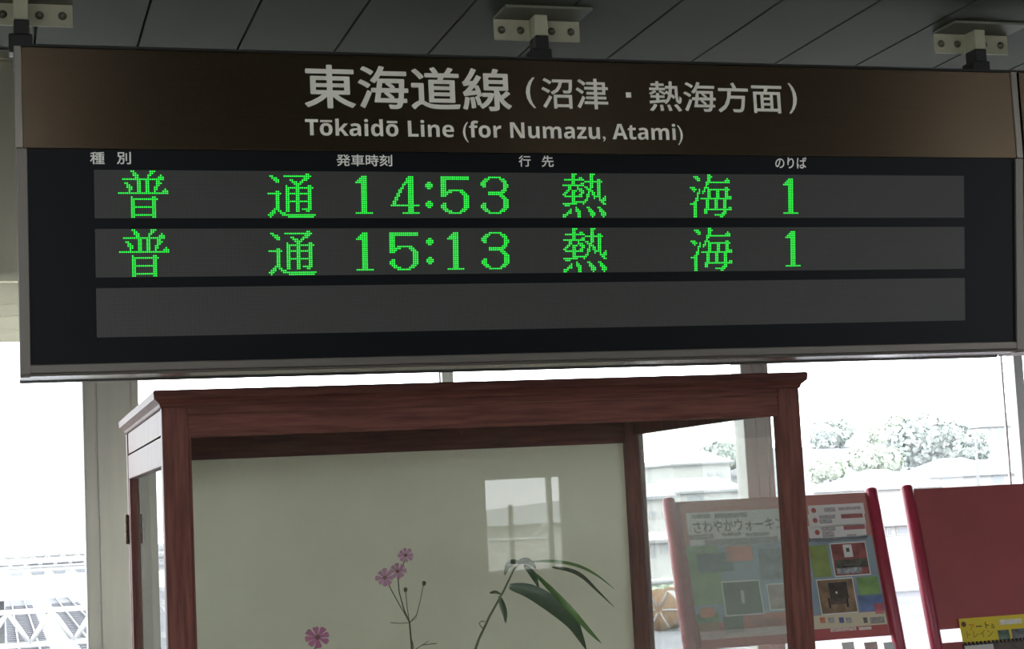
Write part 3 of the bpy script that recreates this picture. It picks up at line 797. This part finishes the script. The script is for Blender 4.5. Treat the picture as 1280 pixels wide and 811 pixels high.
yb('photo_print', 565, 640, 685, 725, (.10, .15, .13), 1, .7, 18)
yb('photo_print', 688, 630, 900, 715, (.16, .16, .17), 1, .7, 18)
for k in range(16):
    yb('comb_mark', 252 + k * 36, 770 - k * 1.9, 268 + k * 36, 786 - k * 1.9, (.05, .04, .03), 1) if 786 - k * 1.9 < 765 else None
# the darker booklet in front of the flyer's foot
ba0, bv1 = zq(240, 775)
bk = thing('dark_booklet', 'dark leaflet with a white label below the yellow flyer', 'leaflet', RP.p(ba0 + .2, bv1 - .14, 0))
pbox('cover', RP, ba0 + .004, ba0 + .40, bv1 - .29, bv1, -.003, .004, paint('booklet_dark', (.10, .075, .06), .5, .3, 30), bk)
for k in range(20):
    pbox('spiral_tooth', RP, ba0 + .010 + k * .0195, ba0 + .019 + k * .0195, bv1 - .006, bv1 + .010, -.002, .005, M['black'], bk)
a, b = zq(255, 785); pbox('white_label', RP, a, a + .14, b - .05, b, .004, .0045, paint('booklet_label', (.6, .58, .55)), bk)
# leaflets just showing in the first rack's pocket
for k, (x, w, c, lb) in enumerate(((1052, .055, (.72, .70, .66), 'white leaflet sticking up from the left rack, nearest the showcase post'),
                          (1080, .06, (.62, .42, .42), 'pink leaflet sticking up from the left rack between two white ones'),
                          (1104, .05, (.70, .71, .72), 'white leaflet sticking up from the left rack beside its right post'))):
    a, b = RP.hit(x, 803)
    o = pbox('leaflet', RP, a, a + w, b - .13, b, -.0035 + .001 * k, .0005 + .001 * k, paint('leaflet_%d' % k, c), None, .001)
    tag(o, lb, 'leaflet', 'leaflets in the left rack')

# ================================================================== OUTSIDE
GZ = -5.2
O = {}
O['ground'] = mat('track_ballast', (0.075, 0.077, 0.088), .9, var=.25, vscale=.25)
O['hill'] = mat('hillside_grass', (0.2, 0.22, 0.18), .9, var=.2, vscale=.05)
O['white'] = mat('white_steel', (0.3, 0.3, 0.3), .5)
O['roofw'] = mat('pale_roof', (0.28, 0.28, 0.285), .6, var=.1, vscale=.5)
O['roofg'] = mat('grey_tile_roof', (0.2, 0.2, 0.21), .6, var=.1, vscale=.5)
O['housew'] = mat('house_render', (0.33, 0.325, 0.315), .8)
O['eave'] = mat('grey_eave_board', (0.2, 0.2, 0.21), .8)  # grey of the gutter boards along the eaves
O['win'] = mat('house_window', (0.18, 0.19, 0.21), .3)
O['leaf'] = mat('hill_foliage', (0.3, 0.335, 0.31), .9, var=.12, vscale=.3)
O['leafp'] = mat('pale_foliage', (0.31, 0.35, 0.275), .9, var=.12, vscale=.3)
O['pole'] = mat('concrete_pole', (0.16, 0.158, 0.163), .8)
O['sleeper'] = mat('concrete_sleeper', (.09, .09, .10), .9)
O['rail'] = mat('rail_steel', (.045, .045, .05), .5, metal=.3)
O['orange'] = mat('drum_orange', (0.13, 0.075, 0.035), .7)
O['cable'] = mat('drum_cable', (0.15, 0.15, 0.15), .6)
def hill_z(x, y):
    if y < 60: return GZ
    r = x / y
    s = min(1, max(0, (r - .30) / .12)); s = s * s * (3 - 2 * s)
    t = min(1, max(0, (y - 150) / 170)); t = t * t * (3 - 2 * t)
    t2 = min(1, max(0, (y - 85) / 60)); t2 = t2 * t2 * (3 - 2 * t2)
    return GZ + s * (t * 13.0 + t2 * 2.0)
NXg, NYg = 44, 36
V = [( -150 + i * 12.0, 7.7 + j * 13.0, 0) for j in range(NYg + 1) for i in range(NXg + 1)]
V = [(x, y, hill_z(x, y)) for x, y, _ in V]
Fc = [(j * (NXg + 1) + i, j * (NXg + 1) + i + 1, (j + 1) * (NXg + 1) + i + 1, (j + 1) * (NXg + 1) + i) for j in range(NYg) for i in range(NXg)]
struct(obj('ground', V, Fc, O['ground'], None, True))
struct(box('ground_rear', -60, 70, -120, YR - .3, GZ - 1, GZ - .5, O['hill']))
cn = thing('bounce_sheet', 'added pale flat sheet bouncing light up from below the windows, out of view', 'roof', (3, 10.6, GZ))
box('top_sheet', -8, 14, 7.9, 13.4, -.55, -.40, mat('bounce_sheet_paint', (.52, .52, .50), .7), cn)  # unseen sheet added to bounce sky light onto the ceiling by the windows
for x in (-7, 0, 7, 13):
    box('column', x - .12, x + .12, 10.4, 10.64, GZ, -.55, O['white'], cn)
# tracks
for k, x in enumerate((1.4, 5.2)):
    t = thing('railway_track', ['left one of the railway tracks under the white gantries', 'right one of the railway tracks, nearest the grey column'][k], 'track', (x, 60, GZ))
    for dx in (-.53, .53):
        box('rail', x + dx - .05, x + dx + .05, 9, 180, GZ + .16, GZ + .32, O['rail'], t)
    ms = None
    for j in range(60):
        y = 36 + j * 2.0
        if ms is None: ms = box('sleeper', x - 1.1, x + 1.1, y, y + .3, GZ, GZ + .17, O['sleeper'], t)
        else:
            o = ms.copy(); COL.objects.link(o); o.location.y = ms.location.y + (y - 36)
# overhead line gantries
def gantry(y, label):
    zt, zb = EYE - (752 - 652) / F * 54 * 1.0, EYE - (791 - 652) / F * 54
    x0, x1 = -14.0, 12.5
    t = thing('line_gantry', label, 'gantry', ((x0 + x1) / 2, y, GZ), 'white overhead line gantries across the tracks')
    for yy in (y,):
        bm = bmesh.new(); add_box(bm, x0, x1, yy - .07, yy + .07, zt - .07, zt + .07); bm_obj('top_chord', bm, O['white'], t)
        bm = bmesh.new(); add_box(bm, x0, x1, yy - .07, yy + .07, zb - .07, zb + .07); bm_obj('bottom_chord', bm, O['white'], t)
        pch = 1.26; nn = int((x1 - x0) / pch)
        for i in range(nn):
            xa = x0 + i * pch + .3
            tube('diagonal', [(xa, yy, zt), (xa + pch / 2, yy, zb)], .085, O['white'], t, 5)
            tube('diagonal', [(xa + pch / 2, yy, zb), (xa + pch, yy, zt)], .085, O['white'], t, 5)
    for x in (x0, x1):
        box('mast', x - .2, x + .2, y, y + 1, GZ, zt + .3, O['white'], t)
gantry(54, 'nearest white lattice gantry over the tracks at lower left')
gantry(104, 'second white lattice gantry, farther back over the tracks')
gantry(158, 'third white lattice gantry, small and far over the tracks')
pr = thing('platform_roof', 'long pale platform roof between the first two gantries', 'roof', (0, 75, GZ))
prism('top_sheet', [(58.5, -.62), (84, -.80), (84, -.95), (58.5, -.77)], -16, 6, O['white'], pr)
for x in (-12, -6, 0, 5):
    box('column', x - .1, x + .1, 70, 70.2, GZ, -.8, O['white'], pr)
for i, (y, z, h, lb) in enumerate(((185, -2.2, 2.0, 'low pale station building, nearer one beyond the gantries'), (235, -2.0, 2.6, 'low pale station building, farthest beyond the gantries'))):
    t = thing('station_building', lb, 'building', (0, y, GZ), 'low buildings beyond the gantries')
    box('wall', -20, 12, y, y + 8, GZ, z, O['housew'], t)
    box('roof', -21, 13, y - 1, y + 9, z, z + .35, O['roofw'], t)
    for k in range(14):
        box('window', -18 + k * 2.1, -18 + k * 2.1 + 1.2, y - .08, y, z - 1.1, z - .5, O['win'], t)

def house(label, pxl, pxr, py_ridge, py_eave, y, wmat, rmat, depth=8.0, hip=.0, wins=(), name='house', wall_h=4.5):
    l = atY(pxl, py_eave, y); r = atY(pxr, py_eave, y); zr_ = atY((pxl + pxr) / 2, py_ridge, y + depth / 2).z
    x0, x1, ze = l.x, r.x, (l.z + r.z) / 2
    gz = min(hill_z(x0, y), hill_z(x1, y), ze - 2.2)
    t = thing(name, label, 'house', ((x0 + x1) / 2, y + depth / 2, gz))
    box('wall', x0 + .35, x1 - .35, y + .3, y + depth - .3, gz, ze, wmat, t)
    hx = (x1 - x0) * hip
    v = [(x0, y, ze), (x1, y, ze), (x1, y + depth, ze), (x0, y + depth, ze), (x0 + hx, y + depth / 2, zr_), (x1 - hx, y + depth / 2, zr_),
         (x0, y, ze - .18), (x1, y, ze - .18), (x1, y + depth, ze - .18), (x0, y + depth, ze - .18)]
    obj('roof', v, [(0, 1, 5, 4), (1, 2, 5), (2, 3, 4, 5), (3, 0, 4), (6, 7, 1, 0), (7, 8, 2, 1), (8, 9, 3, 2), (9, 6, 0, 3), (9, 8, 7, 6)], rmat, t)
    box('gutter', x0, x1, y - .12, y, ze - .2, ze - .02, O['eave'], t)
    for (a, b, c, d) in wins:
        p = atY(a, b, y + .25); q = atY(c, d, y + .25)
        fr = box('window_frame', p.x, q.x, y + .22, y + .30, q.z, p.z, O['housew'], t)
        box('pane', p.x + .08, q.x - .08, y + .19, y + .24, q.z + .08, p.z - .08, O['win'], fr)
    return t
house('white hip-roofed house seen just above the gap between the red racks', 1076, 1186, 585, 607, 118, O['housew'], O['roofw'], 9, .38)
house('pale roofed house with dark eaves beside the utility pole', 1166, 1275, 571, 592, 150, O['housew'], O['roofw'], 9, .36, ((1176, 596, 1190, 606), (1240, 594, 1256, 604)))
house('hillside house with blue-grey windows above the trees at far right', 1226, 1288, 512, 531, 215, O['housew'], O['roofw'], 10, .2, ((1236, 535, 1241, 546), (1245, 535, 1258, 549)))
house('gabled house on the slope seen through the showcase glass beside the column', 838, 918, 561, 578, 165, O['housew'], O['roofw'], 10, .25, ((884, 590, 892, 602), (896, 590, 905, 612)))
house('wide house with balcony under the gabled one in the showcase glass', 846, 935, 596, 612, 128, O['housew'], O['roofw'], 9, .1, ((860, 618, 880, 632),))
house('small tiled house left of the rack post in the showcase glass', 796, 846, 604, 620, 112, O['housew'], O['roofg'], 8, .1, ((812, 638, 822, 648), (828, 638, 836, 648)))
house('low shed with dark openings beyond the cable drum', 800, 862, 664, 674, 100, O['housew'], O['roofw'], 6, .0, ((814, 680, 822, 696), (826, 678, 838, 692)), 'shed')
house('low white building seen in the gap between the red racks', 1085, 1190, 640, 652, 96, O['housew'], O['roofw'], 7, .1, ((1108, 660, 1116, 670), (1120, 658, 1136, 668), (1140, 672, 1150, 682)), 'shed')

def tree(label, px, py_top, py_bot, y, wpx, m_):
    top = atY(px, py_top, y); x = top.x; gz = hill_z(x, y); zb = atY(px, py_bot, y).z
    gz = min(gz, zb - .2)
    rx = wpx / 2 / F * y; H = top.z - zb
    t = thing('tree', label, 'tree', (x, y, gz), 'trees on the hillside')
    tube('trunk', [(x, y, gz), (x, y, zb + H * .5)], [.3, .12], O['pole'], t, 6)
    bm = bmesh.new()
    nb_ = 9; ls = y / 205 * .34
    for k in range(nb_):
        u = random.uniform(-1, 1); hgt = random.uniform(.15, .8)
        w = (1 - abs(u)) ** .5
        c = Vector((x + u * rx * .72, y + random.uniform(-.5, .5) * rx * .6, zb + H * (.12 + .70 * hgt * (.45 + .55 * w))))
        rr = min(rx, H) * random.uniform(.30, .46)
        for q in range(420):
            d = Vector((random.gauss(0, 1), random.gauss(0, 1), random.gauss(0, 1))).normalized()
            f = (1 + .30 * noise.noise(d * 2.2 + Vector((k * 7.1, px, 0)))) * random.uniform(.82, 1.06)
            e = c + Vector((d.x * rr * 1.2, d.y * rr, d.z * rr)) * f
            a = Vector((random.gauss(0, 1), random.gauss(0, 1), random.gauss(0, 1))).normalized(); b = a.cross(d).normalized() * ls
            a = a * ls
            bm.faces.new([bm.verts.new(e + a), bm.verts.new(e + b), bm.verts.new(e - a), bm.verts.new(e - b)])
    bm_obj('crown', bm, m_, t)
tree('broad rounded tree mass on the hill left of the utility pole', 1168, 506, 580, 205, 122, O['leaf'])
tree('tree growing close behind the utility pole', 1215, 528, 576, 198, 50, O['leaf'])
tree('pale low tree left of the big hill tree', 1092, 548, 592, 190, 80, O['leafp'])
tree('small pale shrub tree beside the showcase corner post', 1036, 570, 598, 185, 50, O['leafp'])
tree('faint distant tree high above the showcase corner post', 1042, 512, 560, 290, 60, O['leaf'])
tree('distant tree between the faint one and the broad hill tree', 1118, 516, 560, 280, 70, O['leafp'])
tree('distant tree seen through the showcase glass near the column', 893, 545, 590, 240, 70, O['leaf'])
tree('low bush by the cable drum in the showcase glass', 822, 716, 750, 98, 50, O['leafp'])

up_ = atY(1218.5, 546, 130)
gz = hill_z(up_.x, 130)
t = thing('utility_pole', 'thin utility pole with crossarm rising above the right rack', 'pole', (up_.x, 130, gz))
tube('shaft', [(up_.x, 130, gz), (up_.x, 130, up_.z)], [.17, .11], O['pole'], t, 8)
box('crossarm', up_.x - .9, up_.x + .9, 129.93, 130.07, up_.z - .55, up_.z - .42, O['pole'], t)
box('crossarm', up_.x - .7, up_.x + .7, 129.93, 130.07, up_.z - 1.2, up_.z - 1.08, O['pole'], t)
for dx in (-.7, 0, .7):
    lathe('insulator', [(.04, 0), (.09, .06), (.04, .1), (.09, .16), (.03, .2)], (up_.x + dx, 130, up_.z - .42), O['white'], t, 8)
# cable drum
DY = 83
dc = atY(833, 772, DY)
dr = 1.05
dgz = hill_z(dc.x, DY)
dz = dgz + dr
zc = dz
t = thing('cable_drum', 'big cable drum with orange spoked flange standing beyond the rack', 'drum', (dc.x, DY, zc - dr))
for sx in (-.75, .68):
    lathe('flange', [(.18, 0), (dr, 0), (dr, .09), (.18, .09)], (dc.x + sx, DY, zc), O['orange'], t, 28, 'X')
lathe('wound_cable', [(.85, 0), (.9, .05), (.9, 1.32), (.85, 1.36)], (dc.x - .66, DY, zc), O['cable'], t, 28, 'X')
for k in range(6):
    a = k * math.pi / 3
    tube('spoke', [(dc.x - .78, DY + .2 * math.cos(a), zc + .2 * math.sin(a)), (dc.x - .78, DY + 1.02 * math.cos(a), zc + 1.02 * math.sin(a))], .06, O['pole'], t, 5)
box('cradle', dc.x - .9, dc.x + .9, DY - .8, DY + .8, dgz, zc - dr + .02, O['pole'], t) if zc - dr > dgz else None
t.rotation_euler.z = math.radians(42)
b1_, b2_, b3_ = atY(806, 708, 78), atY(782, 731, 78), atY(806, 752, 78)
t = thing('white_barrier', 'white forked pipe rail in front of the cable drum', 'barrier', (b2_.x, 78, hill_z(b2_.x, 78)))
tube('pipe', [b1_, b2_], .13, O['white'], t, 6); tube('pipe', [b3_, b2_, atY(870, 722, 78)], .16, O['white'], t, 6)
b4_ = atY(870, 722, 78)
tube('upright', [b4_, (b4_.x, 78, hill_z(b4_.x, 78))], .12, O['white'], t, 6)

# what the window behind the viewer looks out on (shows in the showcase glass)
O['pole2'] = mat('brown_pole', (0.03, 0.027, 0.022), .8)
O['shed'] = mat('works_wall', (0.75, 0.74, 0.68), .8, var=.08, vscale=.4)
O['shedroof'] = mat('works_roof', (0.5, 0.52, 0.52), .7)
O['grass2'] = mat('yard_green', (0.15, 0.16, 0.13), .9, var=.3, vscale=.3)
O['steel2'] = mat('grey_gantry_steel', (0.8, 0.8, 0.78), .6)
O['ground_mat'] = O['grass2']
bpy.data.objects['ground_rear'].data.materials[0] = O['grass2']
pw = box('slit_backing_panel', wx0 - .6, wx1 + .6, YR - .75, YR - .6, GZ - .5, wz0 - .01, mat('backing_panel_white', (.8, .8, .78), .8))  # white panel added outside so the wall slits look bright
tag(pw, 'added white panel behind the wall slits, mirrored as thin bright lines low in the showcase glass', 'panel')
def rpt(px, py, yp_): return refl(px, py, yp_)
p0 = rpt(638, 631, 45)
t = thing('rear_pole', 'thick brown pole mirrored in the showcase glass', 'pole', (p0.x, p0.y, GZ - .5))
tube('shaft', [(p0.x, p0.y, GZ - .5), p0], [.075, .066], O['pole2'], t, 10)
l = rpt(600, 652, 62); r = rpt(715, 640, 62); yb_ = l.y
t = thing('rear_works', 'long pale works building mirrored in the showcase glass', 'building', ((l.x + r.x) / 2, yb_ - 6, GZ - .5))
zw = rpt(640, 656, 62).z
box('wall', l.x - 3, r.x + 3, yb_ - 12, yb_, GZ - .5, zw, O['shed'], t)
xm = (l.x + r.x) / 2 + 1.0
zk = rpt(690, 637, 62).z
obj('roof', [(l.x - 3, yb_ + .4, zw), (r.x + 3, yb_ + .4, zw), (r.x + 3, yb_ - 12, zw), (l.x - 3, yb_ - 12, zw), (l.x - 1.5, yb_ - 5, zk - .15), (r.x + 1.5, yb_ - 5, zk + .35)],
    [(0, 1, 5, 4), (1, 2, 5), (2, 3, 4, 5), (3, 0, 4), (3, 2, 1, 0)], O['shedroof'], t)
for k in range(5):
    a = rpt(612 + k * 20, 660, 62)
    box('wall_panel', a.x, a.x + .45, yb_, yb_ + .04, zw - .62, zw - .12, O['shedroof'], t)
t = thing('rear_gantry', 'light steel lattice gantry mirrored in the showcase glass', 'gantry', (rpt(650, 674, 36).x, 2 * YG - 36, GZ - .5))
A = rpt(596, 676, 36); Bp = rpt(716, 671, 36)
tube('chord', [A, Bp], .035, O['steel2'], t, 6)
tube('chord', [A + Vector((0, 0, -.55)), Bp + Vector((0, 0, -.55))], .03, O['steel2'], t, 6)
for k in range(4):
    q = A.lerp(Bp, k / 4); q2 = A.lerp(Bp, (k + 1) / 4)
    tube('diagonal', [q, q2 + Vector((0, 0, -.55))], .022, O['steel2'], t, 5)
tube('diagonal', [rpt(664, 676, 36), rpt(686, 648, 36)], .03, O['steel2'], t, 5)
tube('diagonal', [rpt(676, 676, 36), rpt(690, 656, 36)], .025, O['steel2'], t, 5)
for x in (A.x, Bp.x):
    tube('mast', [(x, A.y, GZ - .5), (x, A.y, A.z + .1)], .06, O['steel2'], t, 6)
